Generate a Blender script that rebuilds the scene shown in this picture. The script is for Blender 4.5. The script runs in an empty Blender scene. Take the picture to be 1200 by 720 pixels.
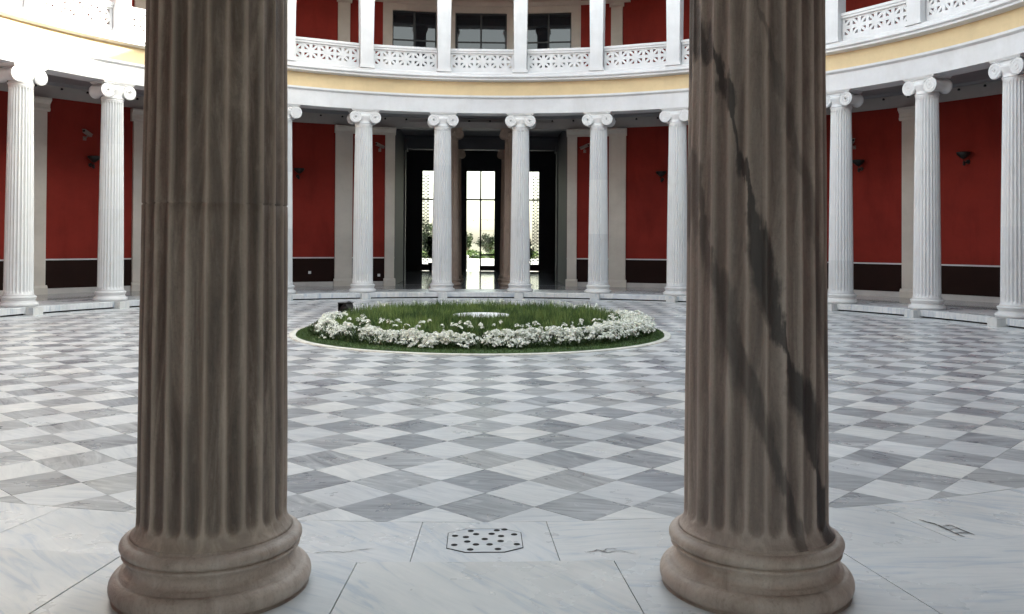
import bpy, math, random
import numpy as np
from mathutils import Vector, Matrix, noise
random.seed(7)
rng = np.random.default_rng(7)
PI = math.pi
rad = math.radians
sc = bpy.context.scene
COL = sc.collection

# ------------------------------------------------------------------ camera
CAM = Vector((-0.0437, -17.6423, 1.8866))
yaw, pit, rol, FPX = 0.0362, 0.0121, 0.0058, 1038.5
F = Vector((math.sin(yaw), math.cos(yaw), 0)); R0 = Vector((math.cos(yaw), -math.sin(yaw), 0)); Z = Vector((0, 0, 1))
F2 = F*math.cos(pit)+Z*math.sin(pit); U = Z*math.cos(pit)-F*math.sin(pit)
Rr = R0*math.cos(rol)+U*math.sin(rol); U2 = U*math.cos(rol)-R0*math.sin(rol)
cd = bpy.data.cameras.new('camera'); cam = bpy.data.objects.new('camera', cd); COL.objects.link(cam)
M = Matrix((Rr, U2, -F2)).transposed().to_4x4(); M.translation = CAM
cam.matrix_world = M
cd.sensor_fit = 'HORIZONTAL'; cd.sensor_width = 36; cd.lens = 36*FPX/1200; cd.shift_y = -(360-271.7)/1200
cd.clip_start = 0.05; cd.clip_end = 2000
sc.camera = cam

# ------------------------------------------------------------------ light
SUN_AZ, SUN_EL = rad(80), rad(16.9)      # azimuth from +Y towards +X (the court's right)
w = bpy.data.worlds.new('World'); sc.world = w; w.use_nodes = True
nt = w.node_tree; nt.nodes.clear()
sky = nt.nodes.new('ShaderNodeTexSky'); sky.sky_type = 'NISHITA'; sky.sun_disc = False
sky.sun_elevation = SUN_EL; sky.sun_rotation = SUN_AZ; sky.dust_density = 2.5; sky.air_density = 1.0
bg = nt.nodes.new('ShaderNodeBackground'); bg.inputs[1].default_value = 0.15
wo = nt.nodes.new('ShaderNodeOutputWorld')
hs = nt.nodes.new('ShaderNodeHueSaturation'); hs.inputs['Saturation'].default_value = .45   # thin high haze greys the blue
nt.links.new(sky.outputs[0], hs.inputs['Color']); tn = nt.nodes.new('ShaderNodeMix'); tn.data_type = 'RGBA'; tn.blend_type = 'MULTIPLY'; tn.inputs[0].default_value = 1; tn.inputs[7].default_value = (1.0, .99, .905, 1)
nt.links.new(hs.outputs[0], tn.inputs[6]); nt.links.new(tn.outputs[2], bg.inputs[0]); nt.links.new(bg.outputs[0], wo.inputs[0])
sl = bpy.data.lights.new('sun', 'SUN'); sl.energy = 2.6; sl.angle = rad(0.5); sl.color = (1, .93, .82)
so = bpy.data.objects.new('sun', sl); COL.objects.link(so)
sd = Vector((math.sin(SUN_AZ)*math.cos(SUN_EL), math.cos(SUN_AZ)*math.cos(SUN_EL), math.sin(SUN_EL)))
so.rotation_euler = sd.to_track_quat('Z', 'Y').to_euler(); so.location = (30, 3, 30)
vs = sc.view_settings; vs.view_transform = 'Standard'; vs.look = 'None'; vs.gamma = 1; vs.exposure = 2.88
sc.cycles.max_bounces = 10; sc.cycles.diffuse_bounces = 6; sc.cycles.caustics_reflective = False
sc.cycles.sample_clamp_indirect = 6

# ------------------------------------------------------------------ materials
MATS = {}
def newmat(name):
    m = bpy.data.materials.new(name); m.use_nodes = True
    n = m.node_tree; b = n.nodes['Principled BSDF']
    MATS[name] = m
    return m, n, b
def node(n, t, **kw):
    x = n.nodes.new(t)
    for k, v in kw.items():
        if hasattr(x, k): setattr(x, k, v)
        else: x.inputs[k].default_value = v
    return x
def ramp(n, src, stops, interp='LINEAR'):
    r = n.nodes.new('ShaderNodeValToRGB'); r.color_ramp.interpolation = interp
    e = r.color_ramp.elements
    while len(e) < len(stops): e.new(0.5)
    for i, (p, c) in enumerate(stops):
        e[i].position = p; e[i].color = (*c, 1) if len(c) == 3 else c
    n.links.new(src, r.inputs[0]); return r.outputs[0]
def mixc(n, a, b, fac, mode='MIX'):
    m = n.nodes.new('ShaderNodeMix'); m.data_type = 'RGBA'; m.blend_type = mode
    for s, v in ((0, fac), (6, a), (7, b)):
        if isinstance(v, (int, float)): m.inputs[s].default_value = v
        elif isinstance(v, tuple): m.inputs[s].default_value = (*v, 1)
        else: n.links.new(v, m.inputs[s])
    return m.outputs[2]
def coords(n, kind='Object', scale=(1, 1, 1), rot=(0, 0, 0), loc=(0, 0, 0)):
    t = n.nodes.new('ShaderNodeTexCoord'); mp = n.nodes.new('ShaderNodeMapping')
    mp.inputs['Scale'].default_value = scale; mp.inputs['Rotation'].default_value = rot; mp.inputs['Location'].default_value = loc
    n.links.new(t.outputs[kind], mp.inputs[0]); return mp.outputs[0]
def noisetex(n, vec, scale, detail=5, rough=.55, dist=0.0):
    x = n.nodes.new('ShaderNodeTexNoise'); x.inputs['Scale'].default_value = scale; x.inputs['Detail'].default_value = detail
    x.inputs['Roughness'].default_value = rough; x.inputs['Distortion'].default_value = dist
    if vec is not None: n.links.new(vec, x.inputs['Vector'])
    return x.outputs['Fac']
def bump(n, b, h, strength=.2, dist=.01):
    x = n.nodes.new('ShaderNodeBump'); x.inputs['Strength'].default_value = strength; x.inputs['Distance'].default_value = dist
    n.links.new(h, x.inputs['Height']); n.links.new(x.outputs[0], b.inputs['Normal'])
def simple(name, col, rough=.6, var=.12, scale=3, bs=.15, metal=0, spec=.5, stretch=(1, 1, 1), kind='Object'):
    m, n, b = newmat(name)
    v = coords(n, kind, stretch)
    f = noisetex(n, v, scale, 6)
    dk = tuple(c*(1-var*2) for c in col); lt = tuple(min(1, c*(1+var)) for c in col)
    n.links.new(ramp(n, f, [(.25, dk), (.5, col), (.75, lt)]), b.inputs['Base Color'])
    b.inputs['Roughness'].default_value = rough; b.inputs['Metallic'].default_value = metal
    b.inputs['Specular IOR Level'].default_value = spec
    f2 = noisetex(n, v, scale*14, 4)
    bump(n, b, f2, bs, .01)
    return m

# white marble of the far columns: faint vertical streaks, weathered patches
def mat_column(name, base, streak, dirt, sc_=1.0, amt=.5):
    m, n, b = newmat(name)
    oi = n.nodes.new('ShaderNodeObjectInfo')
    v = coords(n, 'Object', (2.2, 2.2, .6))
    va = n.nodes.new('ShaderNodeVectorMath'); va.operation = 'ADD'; n.links.new(v, va.inputs[0])
    mm = n.nodes.new('ShaderNodeMath'); mm.operation = 'MULTIPLY'; mm.inputs[1].default_value = 37.0
    n.links.new(oi.outputs['Random'], mm.inputs[0]); n.links.new(mm.outputs[0], va.inputs[1])
    f = noisetex(n, va.outputs[0], 1.6*sc_, 7, .6, .6)
    c = ramp(n, f, [(.28, streak), (.42, base), (.8, tuple(min(1, x*1.05) for x in base))])
    # each drum of the shaft was cut from its own block
    g2 = n.nodes.new('ShaderNodeSeparateXYZ'); tc = n.nodes.new('ShaderNodeTexCoord'); n.links.new(tc.outputs['Object'], g2.inputs[0])
    m1 = n.nodes.new('ShaderNodeMath'); m1.operation = 'MULTIPLY_ADD'; m1.inputs[1].default_value = .55; n.links.new(g2.outputs[2], m1.inputs[0]); n.links.new(oi.outputs['Random'], m1.inputs[2])
    m2 = n.nodes.new('ShaderNodeMath'); m2.operation = 'FLOOR'; n.links.new(m1.outputs[0], m2.inputs[0])
    m3 = n.nodes.new('ShaderNodeMath'); m3.operation = 'ADD'; n.links.new(m2.outputs[0], m3.inputs[0]); n.links.new(mm.outputs[0], m3.inputs[1])
    wn = n.nodes.new('ShaderNodeTexWhiteNoise'); wn.noise_dimensions = '1D'; n.links.new(m3.outputs[0], wn.inputs['W'])
    c = mixc(n, c, ramp(n, wn.outputs['Value'], [(0, (.86, .87, .88)), (.5, (.97, .97, .98)), (1, (1, 1, .99))]), 1.0, 'MULTIPLY')
    v2 = coords(n, 'Object', (1, 1, .8)); f2 = noisetex(n, v2, 4, 5)
    fr = ramp(n, f2, [(.5, (0, 0, 0)), (.75, (amt, amt, amt))])
    n.links.new(mixc(n, c, dirt, fr), b.inputs['Base Color'])
    b.inputs['Roughness'].default_value = .55
    bump(n, b, noisetex(n, v2, 30, 3), .08, .006)
    return m
mat_column('white_marble', (.69, .70, .70), (.60, .615, .625), (.56, .53, .48), 1.0, .3)
mat_column('brown_marble', (.46, .36, .29), (.28, .2, .16), (.3, .24, .19), 1.0, .6)

# worn brown marble of the two near columns; veins = diagonal black veining
def mat_near(name, base, dark, light, vein, zrot):
    m, n, b = newmat(name)
    v = coords(n, 'Object', (6, 6, .7)); f = noisetex(n, v, 1.5, 10, .68, .9)
    c = ramp(n, f, [(.34, dark), (.5, base), (.68, light)])
    # slow changes of tone down the shaft, so that no two drums weather alike
    fb = noisetex(n, coords(n, 'Object', (1.2, 1.2, .9)), 1.1, 4)
    c = mixc(n, c, ramp(n, fb, [(.3, (.72, .70, .69)), (.55, (1, 1, 1)), (.75, (1.0, .96, .9))]), 1.0, 'MULTIPLY')
    fg = noisetex(n, coords(n, 'Object', (1, 1, .8)), 70, 6, .7)
    c = mixc(n, c, ramp(n, fg, [(.3, (.72, .72, .72)), (.5, (.98, .98, .98)), (.7, (1, 1, 1))]), 1.0, 'MULTIPLY')
    v3 = coords(n, 'Object', (1, 1, .5), (0, rad(zrot), .5), (.7, .2, 0))
    f3 = noisetex(n, v3, 2.1, 6, .55, 1.2)
    g = ramp(n, f3, [(.52, (0, 0, 0)), (.63, (.75, .75, .75)), (.67, (.8, .8, .8)), (.74, (.1, .1, .1))])
    c = mixc(n, c, dark, mixc(n, (0, 0, 0), g, .55))
    f4 = noisetex(n, coords(n, 'Object', (9, 9, 4)), 3, 6)
    c = mixc(n, c, light, ramp(n, f4, [(.6, (0, 0, 0)), (.8, (.35, .35, .35))]))
    # arrises paler, flute hollows darker: worn edges and grime plus painted highlight and shade
    at = n.nodes.new('ShaderNodeAttribute'); at.attribute_name = 'wear_shading'
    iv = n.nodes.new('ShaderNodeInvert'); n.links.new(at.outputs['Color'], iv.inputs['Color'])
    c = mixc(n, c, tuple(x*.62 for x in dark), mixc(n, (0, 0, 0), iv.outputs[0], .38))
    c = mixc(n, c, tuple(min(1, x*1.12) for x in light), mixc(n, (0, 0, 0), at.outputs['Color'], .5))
    if vein:
        # black veins: warped planes cutting aslant through the stone
        def mth(op, a, b_=None, c_=None):
            q = n.nodes.new('ShaderNodeMath'); q.operation = op
            for k_, v_ in enumerate((a, b_, c_)):
                if v_ is None: continue
                if isinstance(v_, (int, float)): q.inputs[k_].default_value = v_
                else: n.links.new(v_, q.inputs[k_])
            return q.outputs[0]
        tc = n.nodes.new('ShaderNodeTexCoord'); sx = n.nodes.new('ShaderNodeSeparateXYZ'); n.links.new(tc.outputs['Object'], sx.inputs[0])
        d0 = mth('ADD', mth('MULTIPLY_ADD', sx.outputs[2], -.245, .344), sx.outputs[0])
        w1 = noisetex(n, coords(n, 'Object', (1, 1, .55)), 2.0, 3, .5); w2 = noisetex(n, coords(n, 'Object', (1.6, 1.6, .16), loc=(3, 1, 0)), 11, 8, .68)
        d0 = mth('ADD', d0, mth('MULTIPLY_ADD', w1, .34, -.17)); d0 = mth('ADD', d0, mth('MULTIPLY_ADD', w2, .10, -.05))
        wn_ = noisetex(n, coords(n, 'Object', (1, 1, .7), loc=(7, 0, 2)), 2.6, 5)
        gv = None
        for off_, wm, st_ in ((0, .10, 1.0), (-.225, .06, .7), (.25, .05, .5)):
            dd_ = mth('ABSOLUTE', mth('ADD', d0, off_))
            wdt = mth('MAXIMUM', mth('MULTIPLY_ADD', wn_, wm*4.6, -wm*1.5), .012)
            q = mth('SUBTRACT', 1.0, mth('DIVIDE', dd_, wdt)); q = mth('MAXIMUM', q, 0); q = mth('MULTIPLY', mth('MULTIPLY', q, mth('MULTIPLY_ADD', w2, 1.6, .35)), 1.5*st_); q = mth('MINIMUM', q, .84*st_)
            gv = q if gv is None else mth('MAXIMUM', gv, q)
        c = mixc(n, c, (.022, .02, .021), gv)
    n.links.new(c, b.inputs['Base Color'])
    b.inputs['Roughness'].default_value = .5
    h = noisetex(n, coords(n, 'Object', (1, 1, .7)), 34, 9, .72)
    vo = n.nodes.new('ShaderNodeTexVoronoi'); vo.inputs['Scale'].default_value = 46; n.links.new(coords(n, 'Object', (1, 1, .6)), vo.inputs['Vector'])
    pit = ramp(n, vo.outputs['Distance'], [(.10, (0, 0, 0)), (.24, (1, 1, 1))])
    hh = mixc(n, h, pit, .45, 'MULTIPLY')
    bump(n, b, hh, .55, .009)
    return m
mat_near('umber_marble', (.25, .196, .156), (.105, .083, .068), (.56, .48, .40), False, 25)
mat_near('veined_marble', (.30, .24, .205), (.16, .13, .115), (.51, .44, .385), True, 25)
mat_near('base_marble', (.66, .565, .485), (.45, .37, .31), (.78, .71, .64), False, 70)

# floor tiles: attribute 'tile' = (offset, tone, angle)
def mat_tile(name, cols, vein, vstr, rough):
    m, n, b = newmat(name)
    at = n.nodes.new('ShaderNodeAttribute'); at.attribute_name = 'tile'
    sp = n.nodes.new('ShaderNodeSeparateColor'); n.links.new(at.outputs['Color'], sp.inputs[0])
    geo = n.nodes.new('ShaderNodeNewGeometry')
    an = n.nodes.new('ShaderNodeMath'); an.operation = 'MULTIPLY_ADD'; an.inputs[1].default_value = 1.3; an.inputs[2].default_value = -.2
    n.links.new(sp.outputs[2], an.inputs[0])
    vr = n.nodes.new('ShaderNodeVectorRotate'); vr.rotation_type = 'Z_AXIS'
    n.links.new(geo.outputs['Position'], vr.inputs['Vector']); n.links.new(an.outputs[0], vr.inputs['Angle'])
    off = n.nodes.new('ShaderNodeMath'); off.operation = 'MULTIPLY'; off.inputs[1].default_value = 91
    n.links.new(sp.outputs[0], off.inputs[0])
    va = n.nodes.new('ShaderNodeVectorMath'); va.operation = 'ADD'
    n.links.new(vr.outputs[0], va.inputs[0]); n.links.new(off.outputs[0], va.inputs[1])
    ms = n.nodes.new('ShaderNodeVectorMath'); ms.operation = 'MULTIPLY'; ms.inputs[1].default_value = (1.1, 7.5, 1)
    n.links.new(va.outputs[0], ms.inputs[0])
    f = noisetex(n, ms.outputs[0], 1.5, 8, .62, 1.1)
    base = ramp(n, f, [(.34, vein), (.46, cols[0]), (.58, cols[1]), (.70, cols[2])])
    # broad clouds and now and then a pale break in the stone
    f2 = noisetex(n, va.outputs[0], 3.2, 7, .6, 2.0)
    br = ramp(n, f2, [(.60, (0, 0, 0)), (.68, (vstr, vstr, vstr))])
    base = mixc(n, base, (.74, .75, .75), br)
    tone = ramp(n, sp.outputs[1], [(0, (.70, .72, .76)), (.35, (.90, .91, .92)), (.7, (1, 1, 1)), (1, (1.0, .985, .955))])
    base = mixc(n, base, tone, 1.0, 'MULTIPLY')
    dirt = ramp(n, noisetex(n, geo.outputs['Position'], .55, 6, .6), [(.35, (.86, .86, .85)), (.65, (1, 1, 1))])
    base = mixc(n, base, dirt, 1.0, 'MULTIPLY')
    n.links.new(base, b.inputs['Base Color'])
    rr = ramp(n, noisetex(n, geo.outputs['Position'], 2.3, 5), [(.3, (rough*.75,)*3), (.7, (rough*1.3,)*3)])
    n.links.new(rr, b.inputs['Roughness'])
    bump(n, b, noisetex(n, geo.outputs['Position'], 60, 4), .08, .004)
    return m
mat_tile('tile_white', [(.66, .68, .69), (.72, .735, .74), (.76, .77, .77)], (.54, .57, .6), .12, .34)
mat_tile('tile_grey', [(.34, .36, .38), (.43, .45, .47), (.56, .58, .59)], (.21, .225, .25), .38, .30)
mat_tile('slab_marble', [(.63, .655, .67), (.68, .70, .71), (.72, .73, .735)], (.47, .53, .60), .03, .3)
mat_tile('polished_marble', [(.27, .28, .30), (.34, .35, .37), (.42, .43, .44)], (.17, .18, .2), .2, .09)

simple('grout', (.30, .29, .28), .9, .2, 20)
simple('crack_grey', (.12, .115, .11), .9, .3, 30)
simple('dark_gap', (.03, .028, .026), .95, .1, 20)
def mat_paint(name, col, stain, amt, rough=.6, streak=(.8, .8, .25), spec=.5):
    m, n, b = newmat(name)
    f = noisetex(n, coords(n, 'Object', streak), 1.7, 8, .65, .4)
    c = mixc(n, col, stain, ramp(n, f, [(.48, (0, 0, 0)), (.78, (amt,)*3)]))
    f2 = noisetex(n, coords(n, 'Object'), 9, 5)
    c = mixc(n, c, tuple(x*.86 for x in col), ramp(n, f2, [(.5, (0, 0, 0)), (.8, (.4,)*3)]))
    f3 = noisetex(n, coords(n, 'Object', (.5, .5, .9)), .9, 5, .6)
    c = mixc(n, c, ramp(n, f3, [(.35, (.86, .86, .86)), (.6, (1, 1, 1))]), 1.0, 'MULTIPLY')
    n.links.new(c, b.inputs['Base Color']); b.inputs['Roughness'].default_value = rough; b.inputs['Specular IOR Level'].default_value = spec
    bump(n, b, noisetex(n, coords(n, 'Object'), 60, 4), .12, .004)
mat_paint('white_plaster', (.69, .70, .71), (.50, .49, .46), .45, .55)
mat_paint('white_stone', (.69, .695, .70), (.52, .50, .47), .5, .5)
mat_paint('yellow_plaster', (.70, .55, .32), (.58, .45, .26), .5, .7)
mat_paint('red_plaster', (.26, .031, .022), (.18, .020, .016), .9, .8, spec=.12)
mat_paint('pilaster_stone', (.68, .645, .58), (.55, .52, .46), .5, .6)
mat_paint('beige_plaster', (.56, .51, .44), (.42, .38, .33), .5, .65)
mat_paint('grey_plaster', (.46, .44, .42), (.34, .32, .30), .5, .65)
mat_paint('ceiling_grey', (.30, .30, .31), (.2, .2, .2), .5, .7)
mat_paint('dado_brown', (.024, .012, .010), (.016, .009, .008), .6, .8, spec=.1)
mat_paint('skirting_marble', (.62, .61, .59), (.42, .41, .40), .6, .35)
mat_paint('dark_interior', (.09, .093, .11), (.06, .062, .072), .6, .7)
mat_paint('reveal_grey', (.10, .105, .12), (.07, .072, .08), .5, .6)
mat_paint('roof_grey', (.35, .34, .32), (.25, .24, .22), .5, .8)
simple('black_metal', (.012, .012, .013), .45, .2, 8)
simple('bronze', (.009, .010, .009), .5, .3, 8)
simple('camera_housing', (.24, .19, .17), .4, .05, 8)
simple('lamp_cream', (.5, .38, .22), .5, .05, 8)
simple('hole_black', (.006, .006, .006), .95, .1, 8)
simple('earth', (.09, .065, .04), .95, .3, 6)
simple('terrace_stone', (.55, .54, .5), .7, .1, 2)
simple('ground_soil', (.16, .15, .10), .9, .3, .2, kind='Object')
simple('lawn_green', (.040, .085, .016), .8, .35, 4, .5)
simple('white_disc', (.84, .85, .84), .5, .04, 5)
simple('kerb_stone', (.70, .69, .62), .6, .15, 5)

def mat_leaf(name, a, b_, c_, rough=.55, trans=.25):
    m, n, b = newmat(name)
    at = n.nodes.new('ShaderNodeAttribute'); at.attribute_name = 'tone'
    n.links.new(ramp(n, at.outputs['Fac'], [(0, a), (.5, b_), (1, c_)]), b.inputs['Base Color'])
    b.inputs['Roughness'].default_value = rough
    if trans:
        b.inputs['Transmission Weight'].default_value = 0
        b.inputs['Subsurface Weight'].default_value = 0
    return m
mat_leaf('lawn_blade', (.04, .085, .018), (.065, .125, .026), (.10, .17, .04))
mat_leaf('herb_leaf', (.055, .115, .034), (.13, .215, .055), (.25, .35, .11))
mat_leaf('flower_leaf', (.02, .045, .012), (.04, .08, .02), (.07, .12, .03))
mat_leaf('petal', (.78, .81, .70), (.90, .92, .84), (.94, .95, .90), .6)
mat_leaf('tree_leaf', (.012, .022, .008), (.025, .045, .012), (.05, .08, .02))
mat_leaf('hedge_leaf', (.05, .09, .015), (.10, .17, .03), (.18, .27, .05))
simple('bark', (.10, .075, .055), .9, .3, 12, .6)

m, n, b = newmat('clear_glass')
n.nodes.remove(b)
tr = n.nodes.new('ShaderNodeBsdfTransparent'); gl = n.nodes.new('ShaderNodeBsdfGlossy'); gl.inputs['Roughness'].default_value = .02
tr.inputs[0].default_value = (.93, .95, .94, 1)
fr = n.nodes.new('ShaderNodeFresnel'); mx = n.nodes.new('ShaderNodeMixShader')
n.links.new(fr.outputs[0], mx.inputs[0]); n.links.new(tr.outputs[0], mx.inputs[1]); n.links.new(gl.outputs[0], mx.inputs[2])
n.links.new(mx.outputs[0], n.nodes['Material Output'].inputs[0])
m, n, b = newmat('window_glass')
b.inputs['Base Color'].default_value = (.012, .014, .018, 1); b.inputs['Roughness'].default_value = .03
b.inputs['IOR'].default_value = 1.7
bump(n, b, noisetex(n, coords(n, 'Object'), 1.2, 2), .05, .01)

# ------------------------------------------------------------------ mesh helpers
class MB:
    def __init__(s): s.v = []; s.f = []; s.mi = []; s.mats = []; s.sm = []
    def mat(s, name):
        if name not in s.mats: s.mats.append(name)
        return s.mats.index(name)
    def add(s, vs, fs, mat=None, smooth=False):
        o = len(s.v); s.v += [tuple(x) for x in vs]; k = s.mat(mat) if mat else 0
        for f in fs: s.f.append([o+i for i in f]); s.mi.append(k); s.sm.append(smooth)
    def box(s, x0, x1, y0, y1, z0, z1, mat=None, M=None):
        vs = [(x0, y0, z0), (x1, y0, z0), (x1, y1, z0), (x0, y1, z0), (x0, y0, z1), (x1, y0, z1), (x1, y1, z1), (x0, y1, z1)]
        if M is not None: vs = [M @ Vector(v) for v in vs]
        s.add(vs, [(3, 2, 1, 0), (4, 5, 6, 7), (0, 1, 5, 4), (1, 2, 6, 5), (2, 3, 7, 6), (3, 0, 4, 7)], mat)
    def prism(s, pts, y0, y1, mat=None, M=None):
        """polygon in x,z extruded along y"""
        n_ = len(pts); vs = [(x, y0, z) for x, z in pts]+[(x, y1, z) for x, z in pts]
        if M is not None: vs = [M @ Vector(v) for v in vs]
        fs = [tuple(range(n_)), tuple(range(2*n_-1, n_-1, -1))]
        fs += [(i, i+n_, (i+1) % n_+n_, (i+1) % n_) for i in range(n_)]
        s.add(vs, fs, mat)
    def lathe(s, prof, seg=32, mat=None, cx=0, cy=0, smooth=True, M=None, cap=True):
        vs = []
        for r, z in prof:
            for i in range(seg):
                a = 2*PI*i/seg; vs.append((cx+r*math.cos(a), cy+r*math.sin(a), z))
        if M is not None: vs = [M @ Vector(v) for v in vs]
        fs = []
        for j in range(len(prof)-1):
            for i in range(seg):
                k = (i+1) % seg; fs.append((j*seg+i, j*seg+k, (j+1)*seg+k, (j+1)*seg+i))
        s.add(vs, fs, mat, smooth)
        if cap:
            o = len(s.v)-len(vs)
            k = s.mat(mat) if mat else 0
            s.f.append([o+i for i in range(seg)][::-1]); s.mi.append(k); s.sm.append(False)
            s.f.append([o+(len(prof)-1)*seg+i for i in range(seg)]); s.mi.append(k); s.sm.append(False)
    def tube(s, pts, r, seg=6, mat=None):
        pts = [Vector(p) for p in pts]; vs = []; 
        for i, p in enumerate(pts):
            d = (pts[min(i+1, len(pts)-1)]-pts[max(i-1, 0)]).normalized()
            a = d.orthogonal().normalized() if abs(d.z) > .95 else d.cross(Vector((0, 0, 1))).normalized()
            c = d.cross(a); rr = r[i] if isinstance(r, (list, tuple)) else r
            for k in range(seg):
                t = 2*PI*k/seg; vs.append(p+a*math.cos(t)*rr+c*math.sin(t)*rr)
        fs = [(j*seg+k, j*seg+(k+1) % seg, (j+1)*seg+(k+1) % seg, (j+1)*seg+k) for j in range(len(pts)-1) for k in range(seg)]
        fs += [tuple(range(seg))[::-1], tuple((len(pts)-1)*seg+k for k in range(seg))]
        s.add(vs, fs, mat, True)
    def sweep(s, prof, a0, a1, seg, mat=None, rf=None, closed=False, smooth=False):
        """closed polygon profile (r,z) swept round the court axis, angles in degrees from +Y to +X"""
        n_ = len(prof); vs = []
        for j in range(seg+1):
            a = rad(a0+(a1-a0)*j/seg); dr = rf(a0+(a1-a0)*j/seg) if rf else 0
            for q in prof:
                r = q[0]+(dr if len(q) < 3 or q[2] else 0)
                vs.append((r*math.sin(a), r*math.cos(a), q[1]))
        fs = [(j*n_+i, j*n_+(i+1) % n_, (j+1)*n_+(i+1) % n_, (j+1)*n_+i) for j in range(seg) for i in range(n_)]
        if not closed: fs += [tuple(range(n_))[::-1], tuple(seg*n_+i for i in range(n_))]
        s.add(vs, fs, mat, smooth)
    def mesh(s, name, mat=None):
        me = bpy.data.meshes.new(name); me.from_pydata(s.v, [], s.f)
        if s.mats:
            for k in s.mats: me.materials.append(MATS[k])
            me.polygons.foreach_set('material_index', s.mi)
        if mat: me.materials.append(MATS[mat])
        me.polygons.foreach_set('use_smooth', s.sm); me.update()
        import bmesh
        bm = bmesh.new(); bm.from_mesh(me); bmesh.ops.recalc_face_normals(bm, faces=bm.faces); bm.to_mesh(me); bm.free()
        return me
def link(name, me, parent=None, loc=(0, 0, 0), rz=0):
    o = bpy.data.objects.new(name, me); COL.objects.link(o); o.location = loc; o.rotation_euler = (0, 0, rz)
    if parent: o.parent = parent
    return o
def obj(name, mb, mat=None, parent=None, loc=(0, 0, 0), rz=0): return link(name, mb.mesh(name, mat), parent, loc, rz)
def tag(o, label=None, cat=None, group=None, kind=None):
    if label: o['label'] = label
    if cat: o['category'] = cat
    if group: o['group'] = group
    if kind: o['kind'] = kind
    return o
def thing(name, label, cat, loc=(0, 0, 0), rz=0, group=None): return tag(link(name, None, None, loc, rz), label, cat, group, 'thing')
def pol(r, deg): a = rad(deg); return (r*math.sin(a), r*math.cos(a))
def attr(me, name, arr):
    """face-constant colour attribute"""
    ca = me.color_attributes.new(name, 'FLOAT_COLOR', 'CORNER')
    lt = np.zeros(len(me.polygons), int); me.polygons.foreach_get('loop_total', lt)
    ca.data.foreach_set('color', np.repeat(np.asarray(arr, dtype=np.float32), lt, axis=0).ravel())

# ------------------------------------------------------------------ ring geometry
RC = 12.79          # far columns' radius
GZ = 0.20           # gallery floor
def sstep(x): x = max(0, min(1, x)); return x*x*(3-2*x)
def nearness(deg):  # 1 at the near side of the court, 0 elsewhere
    d = abs(((deg+180) % 360)-180); return 1-sstep((180-d-34)/26)
def col_r(deg): return RC+.36*nearness(deg)
def edge_off(deg): return .57*nearness(deg)
EDGE = 12.36

# ground outside
g = MB(); g.box(-700, 700, -700, 900, -1.5, -.06)
tag(obj('ground', g, 'ground_soil'), kind='structure', label='soil and ground outside the building')

# ------------------------------------------------------------------ court floor
court = tag(link('court_floor', None), kind='structure', label='chequered marble floor of the round court')
b0 = MB(); b0.lathe([(13.2, -.05), (13.2, -.014)], 96, 'grout', smooth=False); obj('bedding', b0, None, court)
DG = .6986; X0 = .0083; Y0 = -11.3008
BC = (0, 1.05); BR = 3.98
ring = [(11.64*math.sin(2*PI*i/120), 11.64*math.cos(2*PI*i/120)) for i in range(120)][::-1]
def clip(poly):
    for i in range(120):
        ax, ay = ring[i]; bx, by = ring[(i+1) % 120]
        if not poly: break
        nx, ny = -(by-ay), bx-ax; out = []
        dd = [(p[0]-ax)*nx+(p[1]-ay)*ny for p in poly]
        if min(dd) >= 0: continue
        for j in range(len(poly)):
            p, q = poly[j], poly[(j+1) % len(poly)]; dp, dq = dd[j], dd[(j+1) % len(poly)]
            if dp >= 0: out.append(p)
            if dp*dq < 0: t = dp/(dp-dq); out.append((p[0]+(q[0]-p[0])*t, p[1]+(q[1]-p[1])*t))
        poly = out
    return poly
tiles = []
for i in range(-36, 37):
    for j in range(-1, 72):
        if (i+j) % 2 == 0:
            pass
        cx = X0+i*DG/2; cy = Y0+(j-2)*DG/2
        if (i+j) % 2: continue
        grey = (i % 2 == 0)
        g_ = .0013; h_ = DG/2-g_*1.4
        poly = [(cx, cy-h_), (cx+h_, cy), (cx, cy+h_), (cx-h_, cy)]
        if min(math.hypot(*p) for p in poly) > 11.63: continue
        if max(math.hypot(p[0]-BC[0], p[1]-BC[1]) for p in poly) < 3.72: continue
        if max(math.hypot(*p) for p in poly) > 11.6:
            poly = clip(poly)
            if len(poly) < 3: continue
            ar = abs(sum(poly[k][0]*poly[(k+1) % len(poly)][1]-poly[(k+1) % len(poly)][0]*poly[k][1] for k in range(len(poly))))/2
            if ar < .003: continue
        d = math.hypot(cx-CAM.x, cy-CAM.y)
        # tiles hidden behind the two near columns or out of frame rank last
        u = math.atan2(cx-CAM.x, cy-CAM.y)
        vis = 0 if abs(u-.036) > .56 else 1
        px = 566+1038*math.tan(u)
        if 165 < px < 335 or 805 < px < 962: vis = .5
        tiles.append((-(vis*100-d), cx, cy, poly, grey))
tiles.sort(key=lambda t: t[0])
def tile_geo(mb, cx, cy, poly, z0=-.013):
    k = len(poly); tz = random.uniform(-.0012, .0008); sx = random.uniform(-.0016, .0016); sy = random.uniform(-.0016, .0016)
    top = [(x, y, tz+(x-cx)*sx+(y-cy)*sy) for x, y in poly]; bot = [(x, y, z0) for x, y in poly]
    mb.add(top+bot, [tuple(range(k))]+[(i, i+k, (i+1) % k+k, (i+1) % k) for i in range(k)])
    return k+1
def tile_attr(grey):
    return (random.random(), random.random() if grey else random.uniform(.18, 1), random.random(), 1)
for grey, nm in ((True, 'tile_grey'), (False, 'tile_white')): pass
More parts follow.
